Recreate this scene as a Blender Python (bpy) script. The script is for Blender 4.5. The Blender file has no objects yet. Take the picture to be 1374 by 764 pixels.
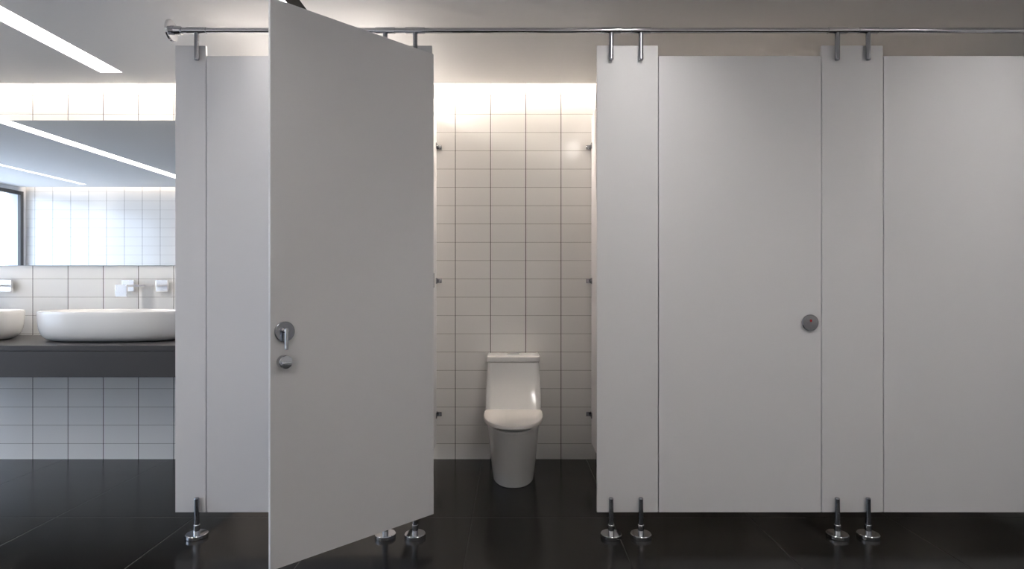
import bpy, bmesh, math
from mathutils import Vector, Matrix
S = bpy.context.scene
COL = S.collection

# ------------------------------------------------------------------ camera, world, light, exposure
W, H, F = 1374, 764, 784.0            # frame and focal length in pixels
cd = bpy.data.cameras.new('camera'); cd.sensor_width = 36.0; cd.lens = 36.0 * F / W; cd.clip_start = 0.02
cam = bpy.data.objects.new('camera', cd); COL.objects.link(cam)
cam.location = (0, 0, 1.2); cam.rotation_euler = (math.pi / 2, 0, 0)
S.camera = cam
S.view_settings.view_transform = 'Standard'; S.view_settings.look = 'None'
S.view_settings.gamma = 1.0; S.view_settings.use_curve_mapping = False
EXPOSURE = 1.35
S.view_settings.exposure = EXPOSURE
S.cycles.use_denoising = True
S.cycles.max_bounces = 12; S.cycles.diffuse_bounces = 7; S.cycles.glossy_bounces = 6
S.cycles.transparent_max_bounces = 8
S.cycles.sample_clamp_indirect = 6.0
S.cycles.caustics_reflective = False

DAYLIGHT = (0.70, 0.80, 1.0); DAY_STRENGTH = 3.1
SLOT_COL = (1.0, 0.96, 0.92); SLOT_STRENGTH = 8.5
COVE_COL = (1.0, 0.87, 0.74); COVE_STRENGTH = 78.0
DOME_COL = (1.0, 0.92, 0.82); DOME_STRENGTH = 31.0

world = bpy.data.worlds.new('overcast_sky'); S.world = world; world.use_nodes = True
bg = world.node_tree.nodes['Background']
bg.inputs[1].default_value = DAY_STRENGTH
# bright overcast sky above the horizon, duller ground below it
_t = world.node_tree; _g = _t.nodes.new('ShaderNodeTexCoord'); _x = _t.nodes.new('ShaderNodeSeparateXYZ'); _r = _t.nodes.new('ShaderNodeValToRGB')
_t.links.new(_g.outputs['Generated'], _x.inputs[0]); _t.links.new(_x.outputs['Z'], _r.inputs[0]); _t.links.new(_r.outputs[0], bg.inputs[0])
_r.color_ramp.elements[0].position = 0.0; _r.color_ramp.elements[0].color = (*[c * 0.52 for c in DAYLIGHT], 1)
_r.color_ramp.elements[1].position = 0.03; _r.color_ramp.elements[1].color = (*DAYLIGHT, 1)

# room measures (metres; camera above the origin looking along +Y)
CH = 2.547           # ceiling height
YB = 4.012           # tiled back wall
YO = -0.175          # opposite wall
YF = 2.788           # front face of the cubicle fronts
XL, XR = -6.8, 3.80  # left (window) wall, right wall
GAP = 0.10           # light gap between ceiling and tiled walls
WY0, WY1, WZ0, WZ1 = -0.12, 3.05, 0.02, 2.49   # window opening in left wall

pl = bpy.data.lights.new('window_portal', 'AREA'); pl.shape = 'RECTANGLE'
pl.size = WY1 - WY0; pl.size_y = WZ1 - WZ0; pl.cycles.is_portal = True
po = bpy.data.objects.new('window_portal', pl); COL.objects.link(po)
po.matrix_world = Matrix.Translation((XL - 0.25, (WY0 + WY1) / 2, (WZ0 + WZ1) / 2)) @ \
    Matrix(((0, 0, -1), (-1, 0, 0), (0, 1, 0))).to_4x4()

# ------------------------------------------------------------------ materials
def mat(name, col, rough=0.5, metal=0.0, spec=0.5, coat=0.0):
    m = bpy.data.materials.new(name); m.use_nodes = True
    b = m.node_tree.nodes['Principled BSDF']
    b.inputs['Base Color'].default_value = (*col, 1); b.inputs['Roughness'].default_value = rough
    b.inputs['Metallic'].default_value = metal; b.inputs['Specular IOR Level'].default_value = spec
    b.inputs['Coat Weight'].default_value = coat; b.inputs['Coat Roughness'].default_value = 0.05
    return m

class NB:
    """small node-building helper"""
    def __init__(s, m): s.t = m.node_tree; s.n = s.t.nodes; s.b = s.n['Principled BSDF']
    def math(s, op, a, b=None, c=None):
        n = s.n.new('ShaderNodeMath'); n.operation = op
        for i, v in enumerate((a, b, c)):
            if v is None: continue
            if isinstance(v, (int, float)): n.inputs[i].default_value = v
            else: s.t.links.new(v, n.inputs[i])
        return n.outputs[0]
    def mix(s, f, a, b):
        n = s.n.new('ShaderNodeMix'); n.data_type = 'RGBA'
        for i, v in ((0, f), (6, a), (7, b)):
            if isinstance(v, (int, float)): n.inputs[i].default_value = v
            elif isinstance(v, tuple): n.inputs[i].default_value = (*v, 1)
            else: s.t.links.new(v, n.inputs[i])
        return n.outputs[2]
    def noise(s, vec, scale, detail=2.0):
        n = s.n.new('ShaderNodeTexNoise'); n.inputs['Scale'].default_value = scale
        n.inputs['Detail'].default_value = detail; s.t.links.new(vec, n.inputs['Vector']); return n.outputs[0]
    def pos(s):
        g = s.n.new('ShaderNodeTexCoord'); x = s.n.new('ShaderNodeSeparateXYZ')
        s.t.links.new(g.outputs['Object'], x.inputs[0]); return g.outputs['Object'], x.outputs
    def link(s, a, name): s.t.links.new(a, s.b.inputs[name])
    def line(s, v, origin, pitch, width):
        """1 on a joint of the given width, repeated at pitch"""
        d = s.math('SUBTRACT', v, origin - pitch / 2)
        d = s.math('DIVIDE', d, pitch); d = s.math('FLOORED_MODULO', d, 1.0)
        d = s.math('ABSOLUTE', s.math('SUBTRACT', d, 0.5)); d = s.math('MULTIPLY', d, pitch)
        return s.math('LESS_THAN', d, width / 2), d
    def cell(s, v, origin, pitch): return s.math('FLOOR', s.math('DIVIDE', s.math('SUBTRACT', v, origin), pitch))
    def bump(s, h, strength, dist, ):
        n = s.n.new('ShaderNodeBump'); n.inputs['Strength'].default_value = strength
        n.inputs['Distance'].default_value = dist; s.t.links.new(h, n.inputs['Height'])
        s.t.links.new(n.outputs[0], s.b.inputs['Normal'])

def wall_tile(name, axis, x0, px, z0, pz, wv=0.0046, wh=0.0024):
    m = mat(name, (0.80, 0.785, 0.765), 0.13); k = NB(m); vec, o = k.pos()
    v, dv = k.line(o[axis], x0, px, wv); h, dh = k.line(o['Z'], z0, pz, wh)
    # slight tone shift from tile to tile
    cx = k.cell(o[axis], x0, px); cz = k.cell(o['Z'], z0, pz)
    cmb = k.n.new('ShaderNodeCombineXYZ'); k.t.links.new(cx, cmb.inputs[0]); k.t.links.new(cz, cmb.inputs[1])
    wn = k.n.new('ShaderNodeTexWhiteNoise'); k.t.links.new(cmb.outputs[0], wn.inputs['Vector'])
    base = k.mix(k.math('MULTIPLY', wn.outputs[0], 0.5), (0.85, 0.838, 0.82), (0.815, 0.803, 0.785))
    c = k.mix(h, base, (0.27, 0.245, 0.225)); c = k.mix(v, c, (0.075, 0.066, 0.06))
    k.link(c, 'Base Color')
    g = k.math('MAXIMUM', v, h); k.link(k.math('ADD', k.math('MULTIPLY', g, 0.6), 0.13), 'Roughness')
    e = k.math('MINIMUM', k.math('MULTIPLY', k.math('MINIMUM', dv, dh), 250.0), 1.0)
    wav = k.math('MULTIPLY', k.noise(vec, 5.0, 1.0), 0.35)
    k.bump(k.math('ADD', e, wav), 0.25, 0.0012)
    return m

M_TILE = wall_tile('glazed_white_tile', 'X', -0.389, 0.2418, 2.4958, 0.1257)
M_TILE_O = wall_tile('glazed_white_tile_opposite', 'X', -6.676, 0.2505, 2.4958, 0.1257, 0.0040, 0.0018)
M_TILE_S = wall_tile('glazed_white_tile_side', 'Y', YB, 0.2418, 2.4958, 0.1257)

M_FLOOR = mat('black_stone_floor_tile', (0.022, 0.021, 0.021), 0.2, spec=0.22)
k = NB(M_FLOOR); vec, o = k.pos()
v, dv = k.line(o['X'], -0.2047, 0.7150, 0.0042); h, dh = k.line(o['Y'], 3.010, 1.43, 0.0042)
g = k.math('MAXIMUM', v, h)
nz = k.noise(vec, 9.0, 6.0); fine = k.noise(vec, 160.0, 3.0)
c = k.mix(nz, (0.0085, 0.0078, 0.0068), (0.014, 0.0128, 0.0112))
k.link(k.mix(g, c, (0.035, 0.033, 0.031)), 'Base Color')
r = k.math('ADD', k.math('MULTIPLY', nz, 0.06), 0.13)
r = k.math('ADD', r, k.math('MULTIPLY', fine, 0.04))
k.link(k.math('ADD', r, k.math('MULTIPLY', g, 0.25)), 'Roughness')
e = k.math('MINIMUM', k.math('MULTIPLY', k.math('MINIMUM', dv, dh), 220.0), 1.0)
k.bump(k.math('ADD', e, k.math('MULTIPLY', fine, 0.05)), 0.35, 0.002)

def speckled(name, a, b, rough, scale=300.0, bump=0.03, spec=0.5, coat=0.0):
    m = mat(name, a, rough, spec=spec, coat=coat); k = NB(m); vec, o = k.pos(); n = k.noise(vec, scale, 3.0)
    k.link(k.mix(n, a, b), 'Base Color'); k.bump(n, bump, 0.001); return m
M_CEIL = speckled('white_plaster', (0.85, 0.845, 0.84), (0.87, 0.865, 0.86), 0.85, 60.0)
M_PANEL = speckled('light_grey_laminate', (0.69, 0.685, 0.705), (0.72, 0.715, 0.735), 0.42, 500.0, 0.04, spec=0.4)
M_GAP_SHADE = mat('dark_gap_shade', (0.022, 0.017, 0.015), 0.7)  # near-black colour standing in for the shade in the door gaps
M_COUNTER = speckled('charcoal_stone', (0.040, 0.0385, 0.039), (0.058, 0.056, 0.057), 0.48, 420.0, 0.05, spec=0.3)
M_CERAMIC = speckled('white_ceramic', (0.78, 0.775, 0.765), (0.79, 0.785, 0.775), 0.08, 4.0, 0.0, coat=0.3)
M_SEAT = speckled('warm_white_plastic', (0.71, 0.685, 0.655), (0.72, 0.695, 0.665), 0.16, 4.0, 0.0)
M_CHROME = mat('polished_chrome', (0.58, 0.585, 0.61), 0.09, 1.0)
k = NB(M_CHROME); vec, o = k.pos(); k.link(k.math('ADD', k.math('MULTIPLY', k.noise(vec, 40, 2), 0.06), 0.06), 'Roughness')
M_STEEL = mat('brushed_steel', (0.36, 0.365, 0.39), 0.24, 1.0)
k = NB(M_STEEL); vec, o = k.pos(); k.link(k.math('ADD', k.math('MULTIPLY', k.noise(vec, 220, 3), 0.12), 0.17), 'Roughness')
M_FRAME = speckled('dark_grey_aluminium', (0.06, 0.06, 0.062), (0.07, 0.07, 0.072), 0.45, 200)
M_BLACK = speckled('matt_black_metal', (0.003, 0.003, 0.003), (0.005, 0.005, 0.005), 0.7, 200, spec=0.15)
M_RED = mat('red_enamel', (0.30, 0.012, 0.015), 0.3)
M_PLASTER = speckled('pale_render', (0.62, 0.63, 0.66), (0.66, 0.67, 0.70), 0.8, 80)
M_MIRROR = mat('silvered_glass', (0.955, 0.965, 0.965), 0.0, 1.0)
M_FROST = mat('etched_mirror_edge', (0.35, 0.36, 0.36), 0.3, 0.6)

def emissive(name, col, strength):
    m = bpy.data.materials.new(name); m.use_nodes = True; t = m.node_tree; t.nodes.clear()
    e = t.nodes.new('ShaderNodeEmission'); e.inputs[0].default_value = (*col, 1); e.inputs[1].default_value = strength
    o = t.nodes.new('ShaderNodeOutputMaterial'); t.links.new(e.outputs[0], o.inputs[0]); return m
M_SLOT = emissive('led_diffuser', SLOT_COL, SLOT_STRENGTH)
M_COVE = emissive('warm_led_strip', COVE_COL, COVE_STRENGTH)
M_COVE_O = emissive('dim_led_strip', COVE_COL, COVE_STRENGTH * 0.15)
M_OPAL = emissive('opal_lamp_glass', DOME_COL, DOME_STRENGTH)
M_GLASS = bpy.data.materials.new('clear_window_glass'); M_GLASS.use_nodes = True
t = M_GLASS.node_tree; t.nodes.clear()
tr = t.nodes.new('ShaderNodeBsdfTransparent'); tr.inputs[0].default_value = (0.94, 0.96, 0.96, 1)
gl = t.nodes.new('ShaderNodeBsdfGlossy'); gl.inputs['Roughness'].default_value = 0.02
mx = t.nodes.new('ShaderNodeMixShader'); ou = t.nodes.new('ShaderNodeOutputMaterial')
mx.inputs[0].default_value = 0.05; t.links.new(tr.outputs[0], mx.inputs[1]); t.links.new(gl.outputs[0], mx.inputs[2])
t.links.new(mx.outputs[0], ou.inputs[0])

# ------------------------------------------------------------------ mesh helpers
def bx(bm, x0, x1, y0, y1, z0, z1, bev=0.0, seg=2):
    r = bmesh.ops.create_cube(bm, size=1.0)
    vs = r['verts']
    for v in vs:
        v.co = Vector(((x0 + x1) / 2 + v.co.x * (x1 - x0), (y0 + y1) / 2 + v.co.y * (y1 - y0), (z0 + z1) / 2 + v.co.z * (z1 - z0)))
    if bev:
        es = {e for v in vs for e in v.link_edges}
        bmesh.ops.bevel(bm, geom=list(es), offset=bev, segments=seg, profile=0.5, affect='EDGES')

AX = {'z': Matrix.Identity(3), 'x': Matrix(((0, 0, 1), (0, 1, 0), (-1, 0, 0))), 'y': Matrix(((1, 0, 0), (0, 0, 1), (0, -1, 0)))}
def lathe(bm, prof, at, axis='z', n=40):
    """closed solid of revolution; prof = [(radius, height)...] along the axis, ends capped"""
    R = AX[axis]; rings = []
    for r, h in prof:
        rings.append([bm.verts.new(Vector(at) + R @ Vector((r * math.cos(a), r * math.sin(a), h)))
                      for a in (2 * math.pi * i / n for i in range(n))])
    for a, b in zip(rings, rings[1:]):
        for i in range(n): bm.faces.new((a[i], a[(i + 1) % n], b[(i + 1) % n], b[i]))
    bm.faces.new(list(reversed(rings[0]))); bm.faces.new(rings[-1])

def rod(bm, r, h0, h1, at, axis='z', bev=0.0015, n=32):
    lathe(bm, [(r - bev, h0), (r, h0 + bev), (r, h1 - bev), (r - bev, h1)], at, axis, n)

def loft(bm, rings, cap0=True, cap1=True):
    vr = [[bm.verts.new(p) for p in r] for r in rings]; n = len(vr[0])
    for a, b in zip(vr, vr[1:]):
        for i in range(n): bm.faces.new((a[i], a[(i + 1) % n], b[(i + 1) % n], b[i]))
    if cap0: bm.faces.new(list(reversed(vr[0])))
    if cap1: bm.faces.new(vr[-1])

def obj(name, bm, m, parent=None, loc=None, smooth=True, ang=22):
    bmesh.ops.recalc_face_normals(bm, faces=bm.faces)
    me = bpy.data.meshes.new(name); bm.to_mesh(me); bm.free()
    o = bpy.data.objects.new(name, me); COL.objects.link(o); me.materials.append(m)
    if smooth:
        me.shade_smooth(); me.set_sharp_from_angle(angle=math.radians(ang))
    if parent: o.parent = parent
    if loc: o.location = loc
    return o
def tag(o, label, cat, group=None):
    o['label'] = label; o['category'] = cat
    if group: o['group'] = group
    return o
def thing(name, label, cat, loc=(0, 0, 0), rotz=0.0, group=None):
    o = bpy.data.objects.new(name, None); o.empty_display_size = 0.1; COL.objects.link(o)
    o.location = loc; o.rotation_euler = (0, 0, rotz); return tag(o, label, cat, group)
def struct(name, bm, m, smooth=False):
    o = obj(name, bm, m, smooth=smooth); o['kind'] = 'structure'; return o
def dup(root, loc, label, group=None):
    r = root.copy(); COL.objects.link(r); r.location = loc; r['label'] = label
    for ch in list(root.children):
        c = ch.copy(); COL.objects.link(c); c.parent = r
        for g_ in list(ch.children):
            d = g_.copy(); COL.objects.link(d); d.parent = c
    return r
NEW = bmesh.new

# ------------------------------------------------------------------ the room shell
bm = NEW(); bx(bm, XL - .3, XR + .3, YO - .3, YB + .3, -.15, 0); struct('floor', bm, M_FLOOR)
bm = NEW(); bx(bm, XL - .3, XR + .3, YB, YB + .2, 0, CH + .3); struct('wall_back', bm, M_TILE)
bm = NEW(); bx(bm, XL - .3, XR + .3, YO - .2, YO, 0, CH + .3); struct('wall_front', bm, M_TILE_O)
bm = NEW(); bx(bm, XR, XR + .2, YO, YB, 0, CH + .3); struct('wall_right', bm, M_TILE_S)
bm = NEW()
bx(bm, XL - .2, XL, YO, WY0, 0, CH + .3); bx(bm, XL - .2, XL, WY1, YB, 0, CH + .3)
bx(bm, XL - .2, XL, WY0, WY1, WZ1, CH + .3); bx(bm, XL - .2, XL, WY0, WY1, 0, WZ0)
struct('wall_left', bm, M_PLASTER)
# window: dark frame on the wall face, pane, one mullion
win = bpy.data.objects.new('window_1', None); COL.objects.link(win); win['kind'] = 'structure'
bm = NEW(); t_ = .05
for a, b in ((WY0, WY0 + t_), (WY1 - t_, WY1)): bx(bm, XL - .03, XL + .014, a, b, WZ0, WZ1, .003)
bx(bm, XL - .03, XL + .014, WY0 + t_, WY1 - t_, WZ1 - t_, WZ1, .003); bx(bm, XL - .03, XL + .014, WY0 + t_, WY1 - t_, WZ0, WZ0 + t_, .003)
obj('window_frame', bm, M_FRAME, win)
bm = NEW(); bx(bm, XL - .166, XL - .160, WY0 + .001, WY1 - .001, WZ0 + .001, WZ1 - .001); obj('pane', bm, M_GLASS, win)

# ceiling: slab with recessed light slots, cove gaps at both tiled walls, closed roof above
SLOTS = [(-5.79, -5.72, 3.66), (-4.27, -4.13, 3.71), (-2.613, -2.472, 3.71), (-1.15, -1.07, 3.71), (0.55, 0.69, 2.45), (2.23, 2.37, 2.30)]
YA, YC = YO + GAP, YB - GAP
bm = NEW(); x = XL
ST = .13
for a, b, ye in SLOTS:
    if abs(a + 1.15) < .01:
        bx(bm, x, a, YA, YC, CH, CH + ST); bx(bm, a, -1.005, YA, .144, CH, CH + ST); bx(bm, a, -1.005, ye, YC, CH, CH + ST); x = -1.005
    else:
        bx(bm, x, a, YA, YC, CH, CH + ST); bx(bm, a, b, YA, .144, CH, CH + ST); bx(bm, a, b, ye, YC, CH, CH + ST); x = b
bx(bm, x, XR, YA, YC, CH, CH + ST)
bx(bm, XL - .2, XR + .2, YO - .2, YB + .2, CH + .27, CH + .4)
struct('ceiling', bm, M_CEIL)

# ------------------------------------------------------------------ lamps
slot_names = ['faint linear ceiling light nearest the window, its short reflection lowest in the mirror',
              'recessed linear ceiling light whose long bright reflection crosses the mirror',
              'long recessed linear ceiling light at upper left, running towards the tiled wall above the basins',
              'recessed linear ceiling light behind the top corner of the open cubicle door',
              'recessed linear ceiling light in front of the panel right of the toilet',
              'recessed linear ceiling light in front of the closed door at far right']
for (a, b, ye), lab in zip(SLOTS, slot_names):
    cx = (a + b) / 2
    l = thing('ceiling_light', lab, 'ceiling light', (cx, .144, CH + ST), group='linear ceiling lights')
    w = (b - a) / 2
    bm = NEW(); bx(bm, -w + .002, w - .002, .002, ye - .146, -.012, -.002); obj('diffuser', bm, M_SLOT, l, smooth=False)
    bm = NEW(); bx(bm, -w - .01, w + .01, 0, ye - .144, 0.0, .03); obj('housing', bm, M_CEIL, l, smooth=False)
v_ = thing('ceiling_vent', 'matt black linear air slot in the ceiling just above the open cubicle door', 'vent', ((-1.07 - 1.015) / 2, .144, CH))
bm = NEW(); bx(bm, -.0325, .0325, 0.001, 3.565, .0, .028); obj('slot_body', bm, M_BLACK, v_, smooth=False)
bm = NEW(); bx(bm, -.0325, -.029, 0.001, 3.565, .028, ST); obj('side_plate', bm, M_CEIL, v_, smooth=False)
for yc, lab in ((YB - .045, 'warm cove light strip hidden above the ceiling edge at the tiled wall behind the toilet'),
                (YO + .045, 'warm cove light strip above the opposite tiled wall seen in the mirror')):
    c_ = thing('cove_light', lab, 'strip light', (0, yc, CH + .27))
    x1 = 2.45 if yc > 1 else XR - .05
    bm = NEW(); bx(bm, XL + .05, x1, -.012, .012, -.035, -.02); obj('led_strip', bm, M_COVE if yc > 1 else M_COVE_O, c_, smooth=False)
    bm = NEW(); bx(bm, XL + .05, x1, -.018, .018, -.02, 0); obj('channel', bm, M_STEEL, c_, smooth=False)

dm = thing('dome_lamp', 'round opal ceiling lamp inside the closed cubicle behind the open door', 'ceiling lamp', (-.95, 3.52, CH))
bm = NEW(); lathe(bm, [(.130, 0.0), (.132, -.004), (.132, -.014), (.128, -.018)], (0, 0, 0)); obj('base_ring', bm, M_STEEL, dm)
bm = NEW(); lathe(bm, [(.122 * math.cos(q), -.018 - .062 * math.sin(q)) for q in (math.pi / 2 * i / 10 for i in range(10))] + [(.004, -.080)], (0, 0, 0)); obj('opal_shade', bm, M_OPAL, dm, ang=50)

# ------------------------------------------------------------------ cubicle fronts
Z0, Z1, ZD = 0.112, 2.341, 2.2916      # underside, pilaster top, door top
T = 0.016
PIL = [(-1.607, -1.461), (-.672, -.382), (.405, .697), (1.479, 1.7705), (2.553, 2.845)]
pil_lab = ['narrow light grey cubicle panel at the left end, beside the basins',
           'light grey cubicle panel mostly hidden behind the open door',
           'light grey cubicle panel immediately right of the toilet opening',
           'light grey cubicle panel between the two closed doors on the right',
           'light grey cubicle panel past the right-hand door, out at the row end']
for (a, b), lab in zip(PIL, pil_lab):
    bm = NEW(); bx(bm, a, b, YF, YF + T, Z0, Z1, .0015)
    cp = tag(obj('cubicle_panel', bm, M_PANEL, smooth=True), lab, 'cubicle panel', 'cubicle front panels')
    for e in (a, b):
        if e in (-1.607, -.382, .405, 2.845): continue
        bm = NEW(); bx(bm, e - .008, e + .012 if e in (a_[1] for a_ in PIL) else e + .008, YF + T + .0006, YF + T + .005, Z0 + .002, ZD - .002)
        obj('gap_shade_strip', bm, M_GAP_SHADE, cp, smooth=False)  # dark strip added behind the door gap so the seam looks shaded

def lock_outer(parent, x, z):
    """round indicator rose on the outside face (local frame, face at y = 0)"""
    bm = NEW(); lathe(bm, [(.034, .0), (.0385, -.002), (.0395, -.009), (.037, -.0125), (.010, -.0135)][::1], (x, 0, z), 'y'); 
    o = obj('lock_rose', bm, M_STEEL, parent)
    bm = NEW(); rod(bm, 0.0045, -.0165, -.012, (x, 0, z + .010), 'y', .0005, 20); bx(bm, x - .003, x + .003, -.016, -.0125, z + .004, z + .016)
    r = obj('occupied_marker', bm, M_RED, o); r['label'] = 'small red marker on the steel rose'
    return o
AXY = AX['y']
def lathe_y(bm, prof, at, n=40):          # profile runs towards -Y (out of the outer face) for negative heights
    lathe(bm, prof, at, 'y', n)

def make_door(name, label, loc, rotz, lock=True, width=.782):
    d = thing(name, label, 'door', loc, rotz, 'cubicle doors')
    bm = NEW(); bx(bm, 0, width, 0, T, Z0, ZD, .0015); obj('door_leaf', bm, M_PANEL, d)
    lock_outer(d, width - .056, 1.018)
    return d
G = .0036
make_door('cubicle_door', 'closed light grey cubicle door half hidden behind the open door', (-1.461 + G, YF, 0), 0, width=.789 - 2 * G)
make_door('cubicle_door', 'closed light grey cubicle door right of the toilet with round lock and red marker', (.697 + G, YF, 0), 0, width=.782 - 2 * G)
make_door('cubicle_door', 'closed light grey cubicle door cut by the right edge of the picture', (1.7705 + G, YF, 0), 0, width=.7825 - 2 * G)
# the open door, hinged beside the hidden panel and swung out to the left
ih = Vector(((582 - 687) / 283.3, F / 283.3)); jf = Vector(((362.5 - 687) / 354.0, F / 354.0))   # inner face, hinge and free corners
ang = math.atan2(jf.y - ih.y, jf.x - ih.x); dw = (jf - ih).length
u_ = Vector((math.cos(ang), math.sin(ang))); hx, hy = ih - Vector((-u_.y, u_.x)) * T
od = make_door('cubicle_door', 'light grey cubicle door standing wide open in front, with lever and turn knob', (hx, hy, 0), ang, width=dw)
# mesh frame: x along the leaf, y = 0 outer face, y = T inner face (towards the camera)
xl = None
def leaf_x(px):                            # where the view ray at pixel column px meets the inner face
    u = Vector((math.cos(ang), math.sin(ang))); n = Vector((-u.y, u.x))
    p0 = Vector((hx, hy)) + n * T; r = Vector(((px - 687) / F, 1.0))
    A = Matrix(((r.x, -u.x), (r.y, -u.y))); s_, l_ = A.inverted() @ p0
    return l_, s_
lx, ly = leaf_x(380.8)
kx, ky = leaf_x(379.5)
zl = 1.2 - (445 - 382) / F * ly; zk = 1.2 - (485.5 - 382) / F * ky
bm = NEW(); lathe(bm, [(.034, .0), (.0385, .002), (.039, .010), (.037, .012)], (lx, T, zl), 'y'); rose = obj('lever_rose', bm, M_STEEL, od)
bm = NEW(); rod(bm, .009, .010, .034, (lx + .004, T, zl + .004), 'y'); rod(bm, .0068, -.072, .010, (lx + .004, T + .033, zl + .004), 'z')
obj('lever_handle', bm, M_CHROME, rose)['label'] = 'lever turned straight down'
bm = NEW(); lathe(bm, [(.023, 0), (.0255, .002), (.026, .016), (.0262, .028), (.0245, .031), (.012, .032)], (kx, T, zk), 'y'); knob = obj('turn_knob', bm, M_CHROME, od)
bm = NEW(); bx(bm, kx - .019, kx + .019, T + .031, T + .040, zk - .006, zk + .001, .002); obj('thumb_grip', bm, M_CHROME, knob)
for z in (.32, 1.22, 2.12):
    bm = NEW(); rod(bm, .005, z - .035, z + .035, (-.006, .004, 0), 'z'); obj('hinge', bm, M_STEEL, od)

# partitions between cubicles, each clamped to the tiled wall
PARTS = [(-1.597, 'left'), (-.526, 'mid'), (.5525, 'mid'), (1.625, 'mid'), (2.70, 'mid')]
part_lab = ['grey side partition of the first cubicle, next to the basin counter',
            'grey side partition left of the toilet, seen edge-on past the open door',
            'grey side partition right of the toilet, clamped to the tiles',
            'grey side partition behind the panel between the two closed doors',
            'grey side partition behind the panel at the right row end']
BR_Z = (2.1415, 1.2255, .311)
for (x, kind), lab in zip(PARTS, part_lab):
    p = thing('partition', lab, 'partition', (x, 0, 0), group='cubicle partitions')
    bm = NEW(); bx(bm, -.01, .01, YF + T + .0005, YB - .018, Z0, Z1, .001); obj('partition_board', bm, M_PANEL, p)
    for z in BR_Z:
        for s in (-1, 1):
            if kind == 'left' and s < 0: continue
            bm = NEW()
            bx(bm, min(s * .0102, s * .0160), max(s * .0102, s * .0160), YB - .060, YB - .006, z - .020, z + .020, .002)
            bx(bm, min(s * .0102, s * .044), max(s * .0102, s * .044), YB - .0075, YB - .0005, z - .015, z + .015, .003)
            rod(bm, .0085, -.013, -.007, (s * .034, YB, z), 'y', .001, 20)
            rod(bm, .0075, .0 if s > 0 else -.0035, .0035 if s > 0 else .0, (s * .016, YB - .040, z), 'x', .0005, 20)
            obj('wall_bracket', bm, M_STEEL, p)

# ------------------------------------------------------------------ feet
FOOT_PX = [264, 517, 557, 820, 860, 1123.5, 1165, 1425, 1467]
foot_lab = ['round steel foot under the narrow left-end panel, nearest the basins',
            'round steel foot half hidden by the lower edge of the open door, left of two',
            'round steel foot close behind the hinge side of the open door, right of two',
            'round steel foot right of the toilet, left one of the pair',
            'round steel foot right of the toilet, right one of the pair',
            'round steel foot between the two closed doors, left one of the pair',
            'round steel foot between the two closed doors, right one of the pair',
            'round steel foot beyond the right edge, left one of the end pair',
            'round steel foot beyond the right edge, right one of the end pair']
proto = None; YP = YF - .0124
for px, lab in zip(FOOT_PX, foot_lab):
    X = (px - 687) * YP / F
    if proto is None:
        proto = ft = thing('support_foot', lab, 'support foot', (X, YP, 0), group='steel feet under the cubicle fronts')
        bm = NEW(); lathe(bm, [(.047, 0), (.0495, .002), (.0495, .0165), (.047, .0190), (.013, .0195)], (0, 0, 0)); obj('base_disc', bm, M_CHROME, ft)
        bm = NEW(); lathe(bm, [(.0145, .0190), (.0145, .058), (.0128, .060), (.011, .060)], (0, 0, 0)); obj('collar', bm, M_CHROME, ft)
        bm = NEW(); lathe(bm, [(.0112, .060), (.0112, .182), (.0095, .186), (.004, .187)], (0, 0, 0)); obj('pin', bm, M_STEEL, ft)
    else:
        dup(proto, (X, YP, 0), lab)

# ------------------------------------------------------------------ head rail
ZR = 1.2 + (382 - 41) / F * YP; RX0, RX1 = -1.622, 3.10
rail = thing('head_rail', 'polished steel rail running along the tops of the cubicle fronts', 'rail', (RX0, YP, ZR))
bm = NEW(); rod(bm, .0125, 0.012, RX1 - RX0, (0, 0, 0), 'x'); obj('rail_tube', bm, M_CHROME, rail)
bm = NEW(); lathe(bm, [(.044, -.002), (.050, .0), (.050, .008), (.047, .0105), (.022, .011), (.020, .050), (.0145, .055)], (0, 0, 0), 'x'); obj('end_flange', bm, M_CHROME, rail)
for px in FOOT_PX:
    X = (px - 687) * YP / F - RX0
    bm = NEW(); rod(bm, .0155, X - .046, X + .046, (0, 0, 0), 'x', .001)
    sl = obj('rail_sleeve', bm, M_CHROME, rail)
    bm = NEW(); lathe(bm, [(.0105, -.012), (.0112, -.020), (.0112, -.137), (.0095, -.141), (.004, -.142)], (X, 0, 0), 'z', 28)
    obj('hanger_pin', bm, M_STEEL, sl)

# ------------------------------------------------------------------ toilet
def uplan(w, yb, yf, z, n=64, nf=2.3, rc=.03, ysplit=None):
    """plan of a bowl: squared back with rounded corners at y=yb, superelliptic front reaching yf; widest at ysplit"""
    ym = ysplit if ysplit is not None else yb + (yf - yb) * .38
    pts = []
    for i in range(n):
        a = 2 * math.pi * i / n
        cx, sy = math.cos(a), math.sin(a)
        if sy <= 0:   # front
            e = nf; px = w / 2 * math.copysign(abs(cx) ** (2 / e), cx); py = ym - (ym - yf) * abs(sy) ** (2 / e)
        else:
            e = 6.0; px = w / 2 * math.copysign(abs(cx) ** (2 / e), cx); py = ym + (yb - ym) * abs(sy) ** (2 / e)
        pts.append((px, py, z))
    return pts
TX = 0.0085
wc = thing('toilet', 'white one-piece toilet with closed lid standing in the open cubicle', 'toilet', (TX, YB, 0))
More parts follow.
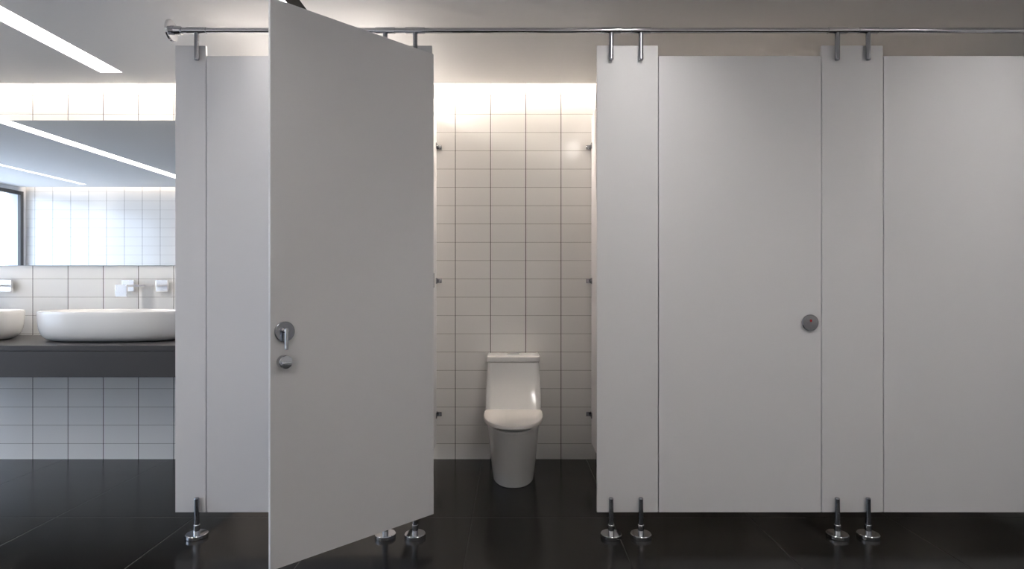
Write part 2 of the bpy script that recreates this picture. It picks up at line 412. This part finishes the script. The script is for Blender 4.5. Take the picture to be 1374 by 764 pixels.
# local y is measured from the wall (negative towards the camera)
bm = NEW(); secs = []
for z, w, yb, yf, nf in [(0.0, .250, -.10, -.570, 2.3), (.004, .262, -.095, -.578, 2.3), (.03, .270, -.09, -.588, 2.3), (.10, .287, -.075, -.618, 2.25),
                      (.18, .303, -.06, -.654, 2.2), (.26, .314, -.05, -.688, 2.2), (.31, .322, -.04, -.714, 2.2), (.345, .332, -.03, -.732, 2.2), (.362, .334, -.03, -.738, 2.2), (.370, .328, -.032, -.733, 2.2), (.372, .300, -.04, -.715, 2.2)]:
    secs.append(uplan(w, yb, yf, z, 72, nf))
loft(bm, secs); obj('bowl', bm, M_CERAMIC, wc, ang=32)
def rrect(w, y0, y1, z, r, n=8):
    pts = []
    for cx, cy, a0 in ((w / 2 - r, y1 - r, 0), (-w / 2 + r, y1 - r, 90), (-w / 2 + r, y0 + r, 180), (w / 2 - r, y0 + r, 270)):
        for i in range(n + 1):
            a = math.radians(a0 + 90 * i / n); pts.append((cx + r * math.cos(a), cy + r * math.sin(a), z))
    return pts
bm = NEW()
loft(bm, [rrect(.350, -.375, -.015, .345, .04), rrect(.352, -.352, -.012, .395, .04), rrect(.354, -.325, -.010, .44, .04),
          rrect(.352, -.300, -.010, .50, .038), rrect(.346, -.272, -.010, .58, .036), rrect(.338, -.252, -.010, .66, .034), rrect(.334, -.244, -.010, .693, .034), rrect(.326, -.238, -.014, .697, .03)])
obj('tank', bm, M_CERAMIC, wc, ang=32)
bm = NEW()
loft(bm, [rrect(.328, -.240, -.012, .6985, .03), rrect(.340, -.250, -.008, .700, .036), rrect(.345, -.254, -.006, .705, .038), rrect(.345, -.254, -.006, .727, .038),
          rrect(.343, -.2525, -.007, .7315, .037), rrect(.338, -.249, -.010, .7342, .035), rrect(.328, -.243, -.014, .7352, .03), rrect(.25, -.19, -.05, .736, .03)])
lid = obj('tank_lid', bm, M_CERAMIC, wc, ang=32)
bm = NEW()
loft(bm, [[(x_ , y_ - .125, z_) for x_, y_, z_ in rrect(.084, -.022, .022, z, .0215)] for z in (.7355, .7405)] + [[(x_, y_ - .125, z_) for x_, y_, z_ in rrect(.078, -.019, .019, .742, .0185)]])
obj('flush_button', bm, M_CHROME, lid)
bm = NEW()
loft(bm, [uplan(.290, -.27, -.712, .3715, 72, 2.2), uplan(.296, -.27, -.718, .373, 72, 2.2), uplan(.296, -.27, -.718, .3835, 72, 2.2), uplan(.290, -.27, -.712, .3856, 72, 2.2)])
obj('seat', bm, M_SEAT, wc, ang=32)
bm = NEW()
LS = -.43
loft(bm, [uplan(w, yb, yf, z, 72, 2.25, ysplit=LS) for w, yb, yf, z in
          ((.345, -.325, -.754, .3855), (.357, -.320, -.764, .388), (.361, -.318, -.768, .393), (.361, -.318, -.768, .407), (.359, -.319, -.766, .4105), (.354, -.3215, -.761, .4128),
           (.346, -.325, -.753, .4138), (.25, -.35, -.66, .4148), (.10, -.40, -.50, .4152))])
obj('seat_lid', bm, M_SEAT, wc, ang=32)

# ------------------------------------------------------------------ wash area
CX0, CX1, CY0 = XL + .001, -1.6085, 3.32
ct = thing('washbasin_counter', 'charcoal stone counter below the mirror carrying the white basins', 'counter', (0, 0, 0))
bm = NEW(); bx(bm, CX0, CX1, CY0, YB - .001, .8215, .852, .0015); obj('worktop', bm, M_COUNTER, ct)
bm = NEW(); bx(bm, CX0 + .002, CX1, CY0, CY0 + .03, .672, .8195, .0015); bx(bm, CX0 + .002, CX1, CY0 + .03, YB - .001, .79, .8195); bx(bm, CX0 + .002, CX1, CY0 + .03, YB - .001, .672, .69)
obj('apron', bm, M_COUNTER, ct)
mr = thing('mirror', 'wide frameless wall mirror above the basins reflecting the tiled wall and window', 'mirror', (0, 0, 0))
bm = NEW(); bx(bm, XL + .3, -1.612, YB - .010, YB - .0005, 1.328, 2.3255); obj('mirror_back', bm, M_FROST, mr, smooth=False)
bm = NEW(); bx(bm, XL + .303, -1.615, YB - .0115, YB - .0101, 1.331, 2.3225); obj('mirror_glass', bm, M_MIRROR, mr, smooth=False)

def sup(a, b, z, n=3.2, N=96, cx=0, cy=0):
    pts = []
    for i in range(N):
        t = 2 * math.pi * i / N; c, s = math.cos(t), math.sin(t)
        pts.append((cx + a * math.copysign(abs(c) ** (2 / n), c), cy + b * math.copysign(abs(s) ** (2 / n), s), z))
    return pts
def basin(loc, label):
    b_ = thing('washbasin', label, 'basin', loc, group='white vessel basins')
    A, B, Hh = .435, .215, .186
    rings = []
    for f, z in ((.085, 0.0), (.080, .001), (.060, .006), (.042, .015), (.028, .028), (.017, .045), (.009, .068), (.004, .098), (.001, .135), (.0, .165), (.0, .180)):
        rings.append(sup(A - f, B - f * .95, z, 2.7))
    rings += [sup(A - .0015, B - .0015, .1845, 2.7), sup(A - .005, B - .005, Hh, 2.7), sup(A - .011, B - .011, .1845, 2.7), sup(A - .013, B - .013, .178, 2.7)]
    for f, z in ((.016, .14), (.022, .10), (.035, .070), (.06, .048), (.10, .034), (.16, .028)):
        rings.append(sup(A - f, B - f * .9, z, 2.6))
    rings.append(sup(.03, .03, .024, 2.0))
    bm = NEW(); loft(bm, rings); obj('bowl', bm, M_CERAMIC, b_, ang=32)
    bm = NEW(); lathe(bm, [(.026, .0235), (.030, .026), (.028, .029), (.008, .030)], (0, 0, 0)); obj('drain', bm, M_CHROME, b_)
BX = -2.497; PITCH = 1.064; BY = 3.66
blab = ['white oval vessel basin on the charcoal counter, beside the cubicle end panel',
        'white oval vessel basin cut off by the left edge of the picture']
for i, lab in enumerate(blab): basin((BX + .014 - i * PITCH, BY, .852), lab)

M_TAP = mat('bright_chrome', (0.93, 0.93, 0.95), 0.12, 1.0)
flab = ['square chrome wall tap above the basin beside the cubicle end panel',
        'square chrome wall tap above the left-edge basin, only one handle in view']
fo = thing('wall_tap', flab[0], 'tap', (-2.5, YB, 1.19), group='square wall taps')
bm = NEW(); bx(bm, -.0375, .0375, -.270, -.0005, -.006, .009, .002); bx(bm, -.0375, .0375, -.278, -.262, -.070, .009, .003)
obj('spout', bm, M_TAP, fo)
for s in (-1, 1):
    bm = NEW(); bx(bm, s * .115 - .030, s * .115 + .030, -.0145, -.0005, -.030, .032, .002); ro = obj('handle_base', bm, M_TAP, fo)
    bm = NEW(); bx(bm, s * .115 - .0405, s * .115 + .0405, -.036, -.015, -.039, .041, .003); obj('handle', bm, M_TAP, ro)
dup(fo, (-2.5 - PITCH, YB, 1.19), flab[1])
